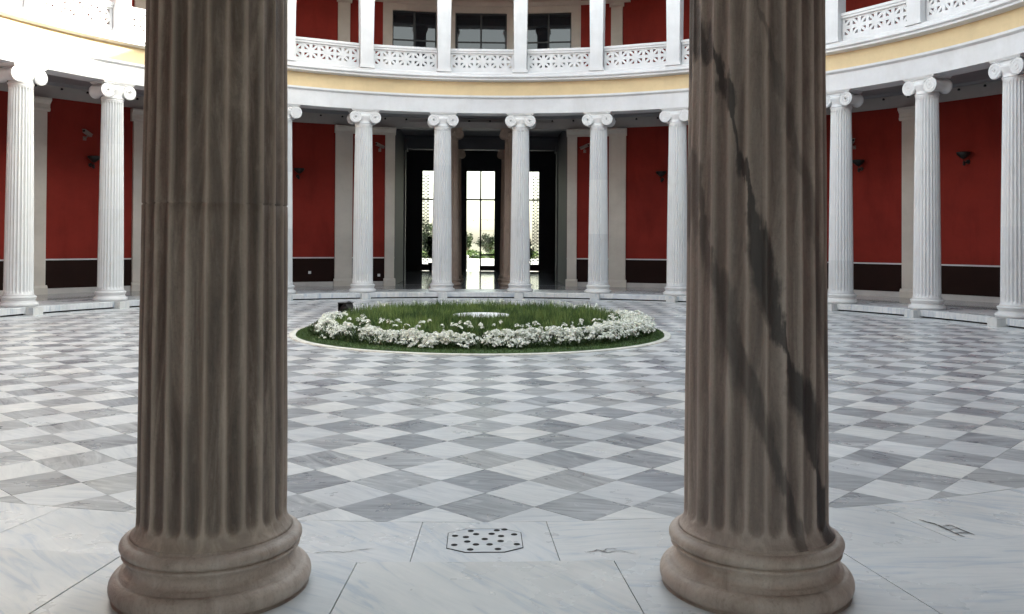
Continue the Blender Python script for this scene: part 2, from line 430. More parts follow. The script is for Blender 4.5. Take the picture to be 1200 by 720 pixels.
for (_, cx, cy, poly, grey) in tiles[:296]:
    mb = MB(); k = tile_geo(mb, 0, 0, [(x-cx, y-cy) for x, y in poly])
    me = mb.mesh('tile', 'tile_grey' if grey else 'tile_white'); a = tile_attr(grey); attr(me, 'tile', [a]*len(me.polygons))
    link('tile', me, court, (cx, cy, 0))
mb = MB(); at_ = []
for (_, cx, cy, poly, grey) in tiles[296:]:
    a = tile_attr(grey); o = len(mb.f); tile_geo(mb, cx, cy, poly); kk = len(mb.f)-o
    idx = mb.mat('tile_grey' if grey else 'tile_white')
    for q in range(o, o+kk): mb.mi[q] = idx
    at_ += [a]*kk
me = mb.mesh('tile_field'); attr(me, 'tile', at_)
tag(link('tile_field', me, court), kind='stuff')

def slab(name, prof, a0, a1, seg, mat, parent, rf=None, gap=.004, tone=None):
    rm = prof[0][0]; ga = math.degrees(gap/2/rm)
    mb = MB(); mb.sweep(prof, a0+ga, a1-ga, seg, None, rf)
    me = mb.mesh(name, mat)
    attr(me, 'tile', [(random.random(), tone if tone is not None else random.uniform(.35, 1), random.uniform(0, 1), 1)]*len(me.polygons))
    return link(name, me, parent)
# outer ring of the court (row with the drain)
bnds = [180-2.05+0, 180+2.05]
a = 180+2.05
ringb = []
k = 0
while a < 180+360-2.05-1e-6:
    step = 6.37
    nb = min(a+step, 180+360-2.05)
    if 180+360-2.05-nb < 2: nb = 180+360-2.05
    ringb.append((a, nb)); a = nb
for (a0, a1) in ringb:
    slab('perimeter_slab', [(11.645, -.012), (11.645, .001, 0), (12.5, .001), (12.5, -.012)] , a0, a1, 3, 'slab_marble', court,
         rf=lambda d: edge_off(d)) if False else None
def ring_slab(a0, a1):
    mb = MB(); seg = 3; ga = math.degrees(.005/2/12); prof = []
    vs = []
    for j in range(seg+1):
        d = a0+ga+(a1-a0-2*ga)*j/seg; e = EDGE+edge_off(d)+.12
        for r, z in ((11.645, -.013), (11.645, 0), (e, 0), (e, -.013)): vs.append((*pol(r, d), z+random.uniform(-.0004, .0004)))
    fs = [(j*4+i, j*4+(i+1) % 4, (j+1)*4+(i+1) % 4, (j+1)*4+i) for j in range(seg) for i in range(4)]+[(3, 2, 1, 0), tuple(seg*4+i for i in range(4))]
    mb.add(vs, fs); me = mb.mesh('perimeter_slab', 'slab_marble')
    attr(me, 'tile', [(random.random(), random.uniform(.4, 1), random.random(), 1)]*len(me.polygons)); link('perimeter_slab', me, court)
for a0, a1 in ringb: ring_slab(a0, a1)
ring_slab(180-2.05, 180+2.05)

# ------------------------------------------------------------------ drain cover in the ring slab
dr = thing('drain_cover', 'octagonal marble drain cover with black holes set in the paving between the two near columns', 'drain cover', (-.001, -12.01, 0))
oct_ = []
RX, RY, cut = .233, .215, .115
for x, y in ((-RX+cut, -RY), (RX-cut, -RY), (RX, -RY+.075), (RX, RY-.075), (RX-cut, RY), (-RX+cut, RY), (-RX, RY-.075), (-RX, -RY+.075)): oct_.append((x, y))
db = MB()
def flatpoly(mb, pts, z0, z1, mat=None):
    k = len(pts); mb.add([(x, y, z1) for x, y in pts]+[(x, y, z0) for x, y in pts], [tuple(range(k)), tuple(range(2*k-1, k-1, -1))]+[(i, i+k, (i+1) % k+k, (i+1) % k) for i in range(k)], mat)
flatpoly(db, [(x*1.022, y*1.04) for x, y in oct_], .0005, .0022); obj('seam', db, 'hole_black', dr)
db = MB(); flatpoly(db, [(x*1.0, y*.995) for x, y in oct_], .0008, .0035)
me = db.mesh('cover', 'slab_marble'); attr(me, 'tile', [(.3, .5, .2, 1)]*len(me.polygons)); link('cover', me, dr)
for x, y in ((-.09, -.175), (.08, -.17), (-.19, -.09), (.2, -.085), (-.055, -.085), (.03, -.085), (-.11, -.03), (.1, -.025), (0, .015), (-.12, .055), (.105, .07), (-.19, .08), (.19, .1), (-.055, .11), (.045, .115), (-.09, .175), (.08, .185), (.13, .2)):
    h = MB(); h.lathe([(.021, .0036), (.021, .0046)], 12, None, smooth=False); obj('hole', h, 'hole_black', dr, (x, y, 0))

for pts, w_ in (([(-1.034, -12.22), (-0.951, -12.199), (-0.86, -12.216), (-0.774, -12.173), (-0.677, -12.16)], .004), ([(0.621, -12.245), (0.689, -12.202), (0.745, -12.248), (0.823, -12.219), (0.917, -12.28)], .006),
                ([(0.717, -12.225), (0.755, -12.18), (0.817, -12.189)], .005), ([(2.977, -11.65), (3.0, -11.70), (3.04, -11.745), (3.05, -11.804), (3.07, -11.926), (3.097, -12.011)], .012),
                ([(3.06, -11.796), (3.132, -11.77), (3.153, -11.859), (3.183, -11.979)], .008), ([(3.062, -11.857), (3.147, -11.85)], .007), ([(3.07, -11.926), (3.173, -11.937)], .009), ([(-2.473, -12.064), (-2.388, -12.019), (-2.285, -11.99)], .004)):
    cm = MB(); fine = []
    for (ax, ay), (bx, by) in zip(pts, pts[1:]):
        for q in range(4): t = q/4; fine.append((ax+(bx-ax)*t+random.uniform(-.004, .004), ay+(by-ay)*t+random.uniform(-.006, .006)))
    fine.append(pts[-1]); vs_ = []
    for i, (x, y) in enumerate(fine):
        nx_, ny_ = fine[min(i+1, len(fine)-1)][0]-fine[max(i-1, 0)][0], fine[min(i+1, len(fine)-1)][1]-fine[max(i-1, 0)][1]
        l_ = math.hypot(nx_, ny_) or 1; ww = w_*random.uniform(.3, 1)*(.15 if i in (0, len(fine)-1) else 1)
        vs_ += [(x-ny_/l_*ww, y+nx_/l_*ww, .0035), (x+ny_/l_*ww, y-nx_/l_*ww, .0035)]
    cm.add(vs_, [(2*i, 2*i+1, 2*i+3, 2*i+2) for i in range(len(fine)-1)]); obj('crack', cm, 'crack_grey', court)

# ------------------------------------------------------------------ gallery floor
gal = tag(link('gallery_floor', None), kind='structure', label='raised marble floor of the gallery round the court')
sup = MB()
sup.sweep([(EDGE+.10, -.05), (EDGE+.07, .04), (17.9, .04, 0), (17.9, -.05, 0)], 0, 360, 120, 'dark_gap', edge_off)
obj('support', sup, None, gal)
bs = []
for k in range(30):
    c = 180+12*k
    if k == 0: bs += [(c-3, c+3), (c+3, c+8.65)]
    elif k == 1: bs += [(c-3.35, c+3.35), (c+3.35, c+8.65)]
    elif k == 29: bs += [(c-3.35, c+3.35), (c+3.35, c+9)]
    elif k == 28: bs += [(c-3.35, c+3.35), (c+3.35, c+8.65)]
    else: bs += [(c-3.35, c+3.35), (c+3.35, c+8.65)]
fixed = []
for a0, a1 in bs: fixed.append([a0, a1])
for i in range(len(fixed)-1): fixed[i][1] = fixed[i+1][0]
fixed[-1][1] = fixed[0][0]+360
for a0, a1 in fixed:
    tz = random.uniform(-.0015, .0015)
    slab('edge_slab', [(EDGE, .042), (EDGE, GZ-.018+tz), (EDGE+.018, GZ+tz), (14.25, GZ+tz, 0), (14.25, .042, 0)], a0, a1, 3, 'slab_marble', gal, edge_off, .006)
for i in range(60):
    a0 = i*6+1.5
    nearv = abs(((a0+3) % 360)-180) < 40
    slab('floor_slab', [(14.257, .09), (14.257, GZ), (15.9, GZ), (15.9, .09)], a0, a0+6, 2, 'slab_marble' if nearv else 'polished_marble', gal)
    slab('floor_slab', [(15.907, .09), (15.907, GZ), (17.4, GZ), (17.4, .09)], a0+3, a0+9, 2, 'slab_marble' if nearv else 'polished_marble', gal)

def block(deg, r0, r1, wd, z1=GZ-.004):
    mb = MB(); mb.box(-wd/2, wd/2, r0, r1, -.02, z1-.012); mb.box(-wd/2+.012, wd/2-.012, r0+.012, r1, z1-.012, z1)
    me = mb.mesh('pedestal_block', 'slab_marble'); attr(me, 'tile', [(random.random(), 1, random.random(), 1)]*len(me.polygons))
    o = link('pedestal_block', me, gal, (0, 0, 0), rad(-deg)); return o
COLS = {k: (k-.5)*12 for k in range(-6, 9)}
for k, d in COLS.items(): block(d, EDGE-.26, EDGE+.095, .29)
for d in (174, 186, 162, 198): block(d, 12.84, EDGE+edge_off(d)+.095, .5)

# ------------------------------------------------------------------ columns
def shaft_mesh(name, rb, rt, z0, z1, mfl, rings, depth, rough=0.0, groove=()):
    """24 flutes; rings = list of heights"""
    N = 24*mfl; vs = []; wear_shading = []
    H = z1-z0
    fe = rb*.16                      # rounded flute ends
    f0 = z0+rb*(.15 if rough else .24); f1 = z1-rb*.26
    for z in rings:
        t = (z-z0)/H
        R = rb+(rt-rb)*(t**1.35)
        fh = .17 if rough else .22
        if z < z0+rb*fh: R += rb*.085*(1-(z-z0)/(rb*fh))**2
        if z > z1-rb*.16: R += rb*.05*((z-(z1-rb*.16))/(rb*.16))**2
        for gz in groove:
            if abs(z-gz) < .004: R -= .006
        if z <= f0 or z >= f1: s = 0
        elif z < f0+fe: s = math.sqrt(max(0, 1-((f0+fe-z)/fe)**2))
        elif z > f1-fe: s = math.sqrt(max(0, 1-((z-(f1-fe))/fe)**2))
        else: s = 1
        for i in range(N):
            a = 2*PI*(i+.0)/N; u = (i % mfl)/mfl          # 0..1 across a flute
            hw = (.432 if rough else .41)*s; x = abs(u-.5)
            dd = 0
            if hw > .02 and x < hw: dd = math.sqrt(1-(x/hw)**2)*depth*s
            r = R-dd*rb
            if rough:
                nz = noise.noise(Vector((math.cos(a)*6, math.sin(a)*6, z*2.2)))
                n2 = noise.noise(Vector((math.cos(a)*30, math.sin(a)*30, z*14)))
                edge = max(0, 1-abs(x-.43)/.08)
                r += rough*(.35*nz+.25*n2)-(rough*1.6*max(0, n2-.15)*edge)
            vs.append((r*math.cos(a), r*math.sin(a), z))
            wear_shading.append(min(1, max(0, 1-dd/depth*1.1)) if s > 0 else .8)
    nr = len(rings); fs = []
    for j in range(nr-1):
        for i in range(N):
            k = (i+1) % N; fs.append((j*N+i, j*N+k, (j+1)*N+k, (j+1)*N+i))
    fs += [tuple(range(N))[::-1], tuple((nr-1)*N+i for i in range(N))]
    mb = MB(); mb.add(vs, fs, None, True); mb.sm[-1] = mb.sm[-2] = False
    me = bpy.data.meshes.new(name); me.from_pydata(mb.v, [], mb.f); me.polygons.foreach_set('use_smooth', mb.sm)
    ca = me.color_attributes.new('wear_shading', 'FLOAT_COLOR', 'POINT')
    ww = np.array(wear_shading, dtype=np.float32); ca.data.foreach_set('color', np.stack([ww, ww, ww, np.ones_like(ww)], 1).ravel())
    me.update(); return me
def base_prof(D):
    P = [(.0, 0), (.655, 0)]
    P += [(.60+.072*math.cos(t), .078+.078*math.sin(t)) for t in np.linspace(-PI/2*.9, PI/2*.86, 12)]
    P += [(.602, .152), (.60, .172)]
    P += [(.578-.030*math.sin(t)+.012*(t/PI), .175+.105*(t/PI)) for t in np.linspace(0, PI, 9)]
    P += [(.592, .283), (.592, .296), (.562, .300)]
    P += [(.555+.052*math.cos(t), .345+.045*math.sin(t)) for t in np.linspace(-PI/2*.92, PI/2*.92, 10)]
    P += [(.545, .392), (.545, .405), (0, .405)]
    return [(r*D, z*D) for r, z in P]
BASEH = .405
def volute_cap(D, hi=False):
    """local: court side = -Y, z from 0 (shaft top) to h"""
    mb = MB(); h = .69*D
    rt = .43*D; rv = .292*D; vx = .475*D; zc = h-.075*D-rv; dep = .46*D
    # necking astragal + echinus
    mb.lathe([(rt*.96, 0), (rt*1.06, .015*D), (rt*1.06, .04*D), (rt*.98, .055*D), (rt*1.0, zc*.55), (rt*1.22, zc*.9+.05*D), (rt*1.22, zc+.13*D), (rt*.9, zc+.14*D)], 28 if hi else 20)
    # bolster block between volutes
    mb.prism([(-vx, zc+.02*D), (-vx*.55, zc+rv*.28), (vx*.55, zc+rv*.28), (vx, zc+.02*D), (vx, zc+rv*.98), (-vx, zc+rv*.98)], -dep*.93, dep*.93)
    seg = 24 if hi else 16
    for s in (-1, 1):
        # volute roll: baluster waist
        prof = [(-dep, rv), (-dep*.86, rv), (-dep*.8, rv*.9), (-dep*.4, rv*.74), (0, rv*.68), (dep*.4, rv*.74), (dep*.8, rv*.9), (dep*.86, rv), (dep, rv)]
        vs = []
        for y, r in prof:
            for i in range(seg): t = 2*PI*i/seg; vs.append((s*vx+r*math.cos(t), y, zc+r*math.sin(t)))
        fs = [(j*seg+i, j*seg+(i+1) % seg, (j+1)*seg+(i+1) % seg, (j+1)*seg+i) for j in range(len(prof)-1) for i in range(seg)]
        fs += [tuple(range(seg)), tuple((len(prof)-1)*seg+i for i in range(seg))]
        mb.add(vs, fs, None, True); mb.sm[-1] = mb.sm[-2] = False
        for sy in (-1, 1):
            sp = []
            for q in range(44 if hi else 34):
                t = q/(43 if hi else 33); a = PI/2+s*t*2*PI*2.35; r = rv*(.93*(1-t)**1.05+.13)
                r = min(r, rv*.95)
                sp.append((s*vx-s*0+r*math.cos(a)*1, sy*(dep+.002), zc+r*math.sin(a)))
            mb.tube(sp, [.017*D*(1-.5*i/len(sp)) for i in range(len(sp))], 5)
            mb.lathe([(.04*D, 0), (.035*D, .008*D), (.0, .014*D)], 10, None, M=Matrix.Translation((s*vx, sy*(dep), zc)) @ Matrix.Rotation(-sy*-PI/2 if sy < 0 else -PI/2, 4, 'X'))
    # canalis border lines across the front
    for sy in (-1, 1):
        mb.tube([(-vx, sy*(dep*.93+.002), zc+rv*.93), (vx, sy*(dep*.93+.002), zc+rv*.93)], .024*D, 5)
        mb.tube([(-vx*.55, sy*(dep*.93), zc+rv*.32), (vx*.55, sy*(dep*.93), zc+rv*.32)], .022*D, 5)
    # abacus
    aw = .66*D
    mb.box(-aw, aw, -dep*1.04, dep*1.04, zc+rv*.985, h-.035*D); mb.box(-aw*1.05, aw*1.05, -dep*1.09, dep*1.09, h-.035*D, h)
    return mb, h
def build_column(D, ztop, mats, hi=False, groove=(), capital=True, name='column'):
    """returns (base_mesh, shaft_mesh, cap_mesh, z offsets)"""
    mb = MB(); mb.lathe(base_prof(D), 96 if hi else 36, cap=False)
    # duplicates at r=0 are fine: closed by tiny fans
    bme = mb.mesh('base', mats[0])
    hb = BASEH*D; capb, hc = volute_cap(D, hi)
    z0, z1 = hb-.001, ztop-hc+.001
    if hi:
        rb = D/2
        rs = sorted(set([z0+rb*.03*i for i in range(0, 17)]+[z0+rb*.5+(.0+i)*.11 for i in range(0, int((z1-z0-rb)/.11)+1)]+[z1-rb*.03*i for i in range(0, 16)]+[x for g in groove for x in (g-.006, g, g+.006)]))
        rs = [z for z in rs if z0 <= z <= z1+1e-9]
        sme = shaft_mesh('shaft', D/2, D/2*.85, z0, z1, 12, rs, .046, .007, groove)
    else:
        rb = D/2
        rs = [z0, z0+rb*.08, z0+rb*.22, z0+rb*.26, z0+rb*.32, z0+rb*.42]+list(np.linspace(z0+rb*.6, z1-rb*.6, 10))+[z1-rb*.42, z1-rb*.3, z1-rb*.26, z1-rb*.1, z1]
        sme = shaft_mesh('shaft', D/2, D/2*.83, z0, z1, 8, rs, .125)
    sme.materials.append(MATS[mats[1]])
    cme = capb.mesh('capital', mats[2])
    for p in cme.polygons: pass
    return bme, sme, cme, z1
def place_column(name, parts, loc, deg, label, group, rot_extra=0, cat='column', face=True):
    bme, sme, cme, zc = parts
    t = thing(name, label, cat, loc, rad(-deg), group)
    link('base', bme, t); s = link('shaft', sme, t, (0, 0, 0), rot_extra); link('capital', cme, t, (0, 0, zc))
    return t
HC = 6.27-GZ
far = build_column(.68, HC, ('white_marble', 'white_marble', 'white_marble'))
LBL = {
 -6: 'white fluted Ionic column just beyond the left edge of the picture',
 -5: 'leftmost white fluted Ionic column, its volutes and top catching the sun',
 -4: 'white fluted Ionic column second from the left, just left of the dark near column',
 -3: 'white fluted Ionic column hidden behind the dark brown near column on the left',
 -2: 'white fluted Ionic column peeping out right beside the dark brown left column',
 -1: 'white fluted Ionic column standing before the narrow red panel left of the doorway',
 0: 'white fluted Ionic column in front of the left side of the dark doorway',
 1: 'white fluted Ionic column in front of the right side of the dark doorway',
 2: 'white fluted Ionic column standing before the narrow red panel right of the doorway',
 3: 'white fluted Ionic column close to the left edge of the black-veined near column',
 4: 'white fluted Ionic column hidden behind the black-veined near column on the right',
 5: 'white fluted Ionic column just right of the black-veined near column',
 6: 'white fluted Ionic column second from the right edge, before a pale pilaster',
 7: 'rightmost white fluted Ionic column at the right edge of the picture',
 8: 'white fluted Ionic column just beyond the right edge of the picture'}
for k, d in COLS.items():
    x, y = pol(RC, d)
    place_column('column', far, (x, y, GZ), d, LBL[k], 'white Ionic columns ringing the court', random.choice((0, 1, 2, 3))*PI/2)
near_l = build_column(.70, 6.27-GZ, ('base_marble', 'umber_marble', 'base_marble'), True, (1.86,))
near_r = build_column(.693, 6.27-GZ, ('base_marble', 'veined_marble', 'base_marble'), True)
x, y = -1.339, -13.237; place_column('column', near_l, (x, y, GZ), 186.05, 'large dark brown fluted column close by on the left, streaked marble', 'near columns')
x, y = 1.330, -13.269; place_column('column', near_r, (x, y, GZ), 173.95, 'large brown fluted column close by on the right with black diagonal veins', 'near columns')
for d, s in ((162, 'right'), (198, 'left')):
    x, y = pol(13.32, d)
    place_column('column', near_l if d > 180 else near_r, (x, y, GZ), d, 'brown fluted column next along beyond the %s edge of the picture' % s, 'near columns', PI/2)

# ------------------------------------------------------------------ building
bld = thing('atrium_building', 'round two-storey court building with red walls, white colonnade entablature and pale pilasters', 'building')
def part(name, mb, mat=None, parent=None): return obj(name, mb, mat, parent or bld)
nf = lambda d: .36*nearness(d)
A = MB(); A.sweep([(12.44, 6.27), (12.435, 6.75), (12.41, 6.765), (12.36, 6.80), (12.36, 6.86), (13.1, 6.86), (13.1, 6.27)], 0, 360, 180, None, nf)
part('architrave', A, 'white_plaster')
A = MB(); A.sweep([(12.46, 6.862), (12.46, 7.33), (13.1, 7.33), (13.1, 6.862)], 0, 360, 180, None, nf); part('frieze', A, 'yellow_plaster')
A = MB(); A.sweep([(12.44, 7.332), (12.30, 7.345), (12.22, 7.36), (12.22, 7.41), (12.16, 7.45), (12.16, 7.49), (12.20, 7.515), (13.4, 7.515), (13.4, 7.332)], 0, 360, 180, None, nf); part('cornice', A, 'white_stone')
A = MB(); A.sweep([(12.26, 7.517), (12.26, 7.60), (12.29, 7.62), (12.75, 7.62), (12.75, 7.517)], 0, 360, 180, None, nf); part('balcony_plinth', A, 'white_stone')
# gallery ceiling with a step down to the beams
A = MB(); A.sweep([(13.102, 6.78), (17.0, 6.78), (17.0, 6.98), (13.102, 6.98)], 0, 360, 120, None, nf); part('gallery_ceiling', A, 'ceiling_grey')
A = MB(); A.sweep([(13.3, 6.66), (13.3, 6.778), (13.7, 6.778), (13.7, 6.66)], 0, 360, 120, None, nf); part('ceiling_moulding', A, 'ceiling_grey')
A = MB(); A.sweep([(13.402, 7.15), (17.0, 7.15), (17.0, 7.4), (13.402, 7.4)], 0, 360, 120, None, nf); part('balcony_floor', A, 'ceiling_grey')
# lower wall bands
OPEN = 11.3
segs = [(OPEN, 180-OPEN), (180+OPEN, 360-OPEN)]
def arcs(z0, z1, r0, r1, mat, name, lst=segs, parent=None):
    A = MB()
    for a0, a1 in lst: A.sweep([(r0, z0), (r0, z1), (r1, z1), (r1, z0)], a0, a1, max(1, int((a1-a0)/1.5)), None)
    return part(name, A, mat, parent)
arcs(1.292, 6.31, 17.0, 17.55, 'red_plaster', 'red_wall')
arcs(1.245, 1.29, 16.97, 17.5, 'white_stone', 'dado_rail')
arcs(.37, 1.243, 16.995, 17.5, 'dado_brown', 'dado')
arcs(.19, .368, 16.93, 17.5, 'skirting_marble', 'skirting')
arcs(6.312, 6.9, 16.98, 17.55, 'grey_plaster', 'wall_band', [(0, 359.99)])
A = MB(); A.sweep([(16.978, 6.70), (16.9, 6.72), (16.84, 6.779), (16.978, 6.779)], 0, 359.99, 180); part('wall_cornice', A, 'ceiling_grey')
A = MB()
for i in range(-30, 31):
    d = i*2.75+1.1; x, y = pol(16.93, d); A.lathe([(.035, -.03), (.045, 0), (.02, .035)], 8, None, M=Matrix.Translation((x, y, 6.615)))
tag(part('wall_spotlight', A, 'black_metal'), kind='stuff')
def pilaster(a0, a1, z0, z1, cap=True, mat='pilaster_stone', r=16.9, name='pilaster'):
    A = MB(); A.sweep([(r, z0), (r, z1), (17.02, z1), (17.02, z0)], a0, a1, 2)
    p = part(name, A, mat)
    if z0 < 1:
        A = MB(); A.sweep([(r-.06, .2), (r-.06, .40), (r-.03, .46), (r-.001, .48), (r-.001, .2)], a0-.15, a1+.15, 2); part('plinth', A, mat, p)
    if cap:
        A = MB(); A.sweep([(r-.002, 5.86), (r-.03, 5.90), (r-.03, 5.95), (r-.01, 5.97), (r-.01, 6.08), (r-.12, 6.20), (r-.12, 6.27), (17.0, 6.27), (17.0, 5.86)], a0-.28, a1+.28, 3); part('capital', A, mat, p)
    return p
for s in (1, -1):
    for a0, a1 in ((11.35, 12.6), (16.8, 19.0)):
        a0_, a1_ = sorted((s*a0, s*a1)); pilaster(a0_, a1_, .2, 5.99, False)
    A = MB(); a0, a1 = sorted((s*11.25, s*19.1))
    A.sweep([(16.90, 5.992), (16.89, 6.07), (16.80, 6.19), (16.78, 6.20), (16.78, 6.275), (17.0, 6.275), (17.0, 5.992)], a0, a1, 8); part('lintel', A, 'pilaster_stone')
    for a0, a1 in ((52.7, 54.9), (41.1, 43.3)):
        a0_, a1_ = sorted((s*a0, s*a1)); pilaster(a0_, a1_, .2, 5.86)
for a0, a1 in ((77, 79.2), (-79.2, -77), (89, 91.2), (-91.2, -89), (113, 115.2), (-115.2, -113), (125, 127.2), (-127.2, -125)): pilaster(a0, a1, .2, 5.86)
# socket plates on the dado
for d in (-22.1, -13.3):
    x, y = pol(16.99, d); A = MB(); A.box(-.05, .05, -.012, .004, -.05, .05); o = part('socket_plate', A, 'white_stone'); o.location = (x, y, .72 if d < -20 else .6); o.rotation_euler = (0, 0, rad(-d))

# upper wall with three windows
WZ0, WZ1 = 7.9, 10.86
win = [(-11.76, -6.0), (-3.55, 3.25), (5.72, 11.75)]
pieces = [(13.0, 360-13.0)]
arcs(7.3, 12.3, 17.0, 17.55, 'red_plaster', 'upper_wall', pieces)
A = MB()
edges = [-13.0]+[x for w_ in win for x in w_]+[13.0]
for i in range(0, len(edges), 2): A.sweep([(17.0, 7.41), (17.0, 12.3), (17.5, 12.3), (17.5, 7.41)], edges[i], edges[i+1], 2)
for a0, a1 in win:
    A.sweep([(17.0, WZ1), (17.0, 12.3), (17.5, 12.3), (17.5, WZ1)], a0, a1, 4); A.sweep([(17.0, 7.41), (17.0, WZ0), (17.5, WZ0), (17.5, 7.41)], a0, a1, 4)
part('window_wall', A, 'beige_plaster')
A = MB(); A.sweep([(16.93, 11.12), (16.90, 11.18), (16.86, 11.26), (17.0, 11.26), (17.0, 11.12)], -19.5, 19.5, 16); part('string_course', A, 'beige_plaster')
for a0, a1 in ((-18.8, -17.25), (17.0, 18.5), (-43.3, -41.5), (41.5, 43.3), (-54.7, -52.9), (52.9, 54.7), (-66.5, -64.7), (64.7, 66.5)):
    A = MB(); A.sweep([(16.92, 7.41), (16.92, 11.1), (17.01, 11.1), (17.01, 7.41)], a0, a1, 2); p = part('pilaster', A, 'beige_plaster')
    A = MB(); A.sweep([(16.918, 10.95), (16.86, 11.0), (16.86, 11.1), (16.918, 11.1)], a0-.2, a1+.2, 2); part('capital', A, 'beige_plaster', p)
# arched mouldings above the windows
for a0, a1 in win:
    A = MB(); pts = []
    for i in range(15):
        t = i/14; d = a0-.4+(a1-a0+.8)*t; z = 11.28+.42*math.sin(PI*t)**.8; pts.append((*pol(16.985, d), z))
    A.tube(pts, .03, 5); part('arch_moulding', A, 'beige_plaster')
# windows
for a0, a1 in win:
    am = (a0+a1)/2; r = 17.12; hw = math.radians(a1-a0)/2*r
    A = MB()
    for x0, x1, z0, z1 in ((-hw, -hw+.05, WZ0, WZ1), (hw-.05, hw, WZ0, WZ1), (-hw+.05, hw-.05, WZ1-.05, WZ1), (-hw+.05, hw-.05, WZ0, WZ0+.08)): A.box(x0, x1, -.04, .04, z0, z1)
    wd = part('window', A, 'black_metal'); wd.location = (*pol(r*math.cos(rad((a1-a0)/2))+.03, am), 0); wd.rotation_euler = (0, 0, rad(-am))
    zb = 9.73
    A = MB(); A.box(-.035, .035, -.03, .03, WZ0+.08, WZ1-.05); obj('mullion', A, 'black_metal', wd)
    for s in (-1, 1):
        A = MB(); A.box(*sorted((s*.035, s*(hw-.05))), -.022, .022, zb-.03, zb+.03); obj('glazing_bar', A, 'black_metal', wd)
        for z0, z1 in ((WZ0+.08, zb-.03), (zb+.03, WZ1-.05)):
            A = MB(); x0, x1 = sorted((s*.036, s*(hw-.051)))
            A.box(x0, x1, -.006, .006, z0, z1); obj('pane', A, 'window_glass', wd)
# dark room behind upper windows
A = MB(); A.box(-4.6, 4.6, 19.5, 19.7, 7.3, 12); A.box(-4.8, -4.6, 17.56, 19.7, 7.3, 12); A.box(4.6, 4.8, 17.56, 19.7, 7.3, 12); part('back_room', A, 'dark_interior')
# upper entablature and roof
A = MB(); A.sweep([(12.42, 11.38), (12.42, 11.75), (12.36, 11.78), (12.36, 11.98), (12.2, 12.08), (12.2, 12.2), (13.1, 12.2), (13.1, 11.38)], 0, 360, 180, None, nf); part('upper_entablature', A, 'white_plaster')
A = MB(); A.sweep([(12.6, 12.202), (17.9, 12.3, 0), (17.9, 12.45, 0), (12.6, 12.42)], 0, 360, 90, None, nf); part('roof', A, 'roof_grey')
A = MB(); A.sweep([(13.102, 11.7), (17.0, 11.7, 0), (17.0, 11.85, 0), (13.102, 11.85)], 0, 360, 90, None, nf); part('balcony_ceiling', A, 'grey_plaster')

# ------------------------------------------------------------------ far doorway and vestibule
XV = 3.36
for s in (-1, 1):
    A = MB(); A.box(*sorted((s*XV, s*(XV+.35))), 16.72, 21.6, .2, 6.9); part('reveal_wall', A, 'reveal_grey')
    A = MB(); A.box(*sorted((s*(XV-.05), s*(XV-.001))), 21.0, 21.62, .2, 5.85); A.box(*sorted((s*(XV-.12), s*(XV-.001))), 20.95, 21.65, 5.85, 6.1); part('anta', A, 'reveal_grey')
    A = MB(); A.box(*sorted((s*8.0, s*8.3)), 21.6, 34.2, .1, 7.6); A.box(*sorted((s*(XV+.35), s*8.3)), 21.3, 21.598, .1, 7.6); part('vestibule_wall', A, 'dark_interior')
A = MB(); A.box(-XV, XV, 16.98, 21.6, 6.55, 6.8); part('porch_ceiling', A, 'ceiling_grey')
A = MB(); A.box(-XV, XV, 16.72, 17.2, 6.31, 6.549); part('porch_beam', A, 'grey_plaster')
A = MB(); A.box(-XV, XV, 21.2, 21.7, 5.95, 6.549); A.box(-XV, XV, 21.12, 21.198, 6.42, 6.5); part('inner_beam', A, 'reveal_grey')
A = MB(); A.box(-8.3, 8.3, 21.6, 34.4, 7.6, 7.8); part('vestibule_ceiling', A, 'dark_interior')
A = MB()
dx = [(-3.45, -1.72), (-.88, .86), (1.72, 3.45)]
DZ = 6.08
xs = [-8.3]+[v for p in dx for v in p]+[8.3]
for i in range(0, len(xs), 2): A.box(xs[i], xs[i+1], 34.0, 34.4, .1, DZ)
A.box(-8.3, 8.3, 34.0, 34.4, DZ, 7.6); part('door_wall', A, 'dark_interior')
# vestibule floor slabs
vf = tag(link('vestibule_floor', None), kind='structure', label='polished grey marble floor inside the doorway')
for i in range(-5, 5):
    for j in range(9):
        x0 = i*1.66; y0 = 17.42+j*1.85
        A = MB(); A.box(x0+.003, x0+1.657, y0+.003, y0+1.847, .1, GZ-.001)
        me = A.mesh('slab', 'polished_marble'); attr(me, 'tile', [(random.random(), random.random(), random.random(), 1)]*len(me.polygons)); link('slab', me, vf)
A = MB(); A.box(-8.3, 8.3, 17.0, 34.4, .0, .12); obj('bedding', A, 'grout', vf)
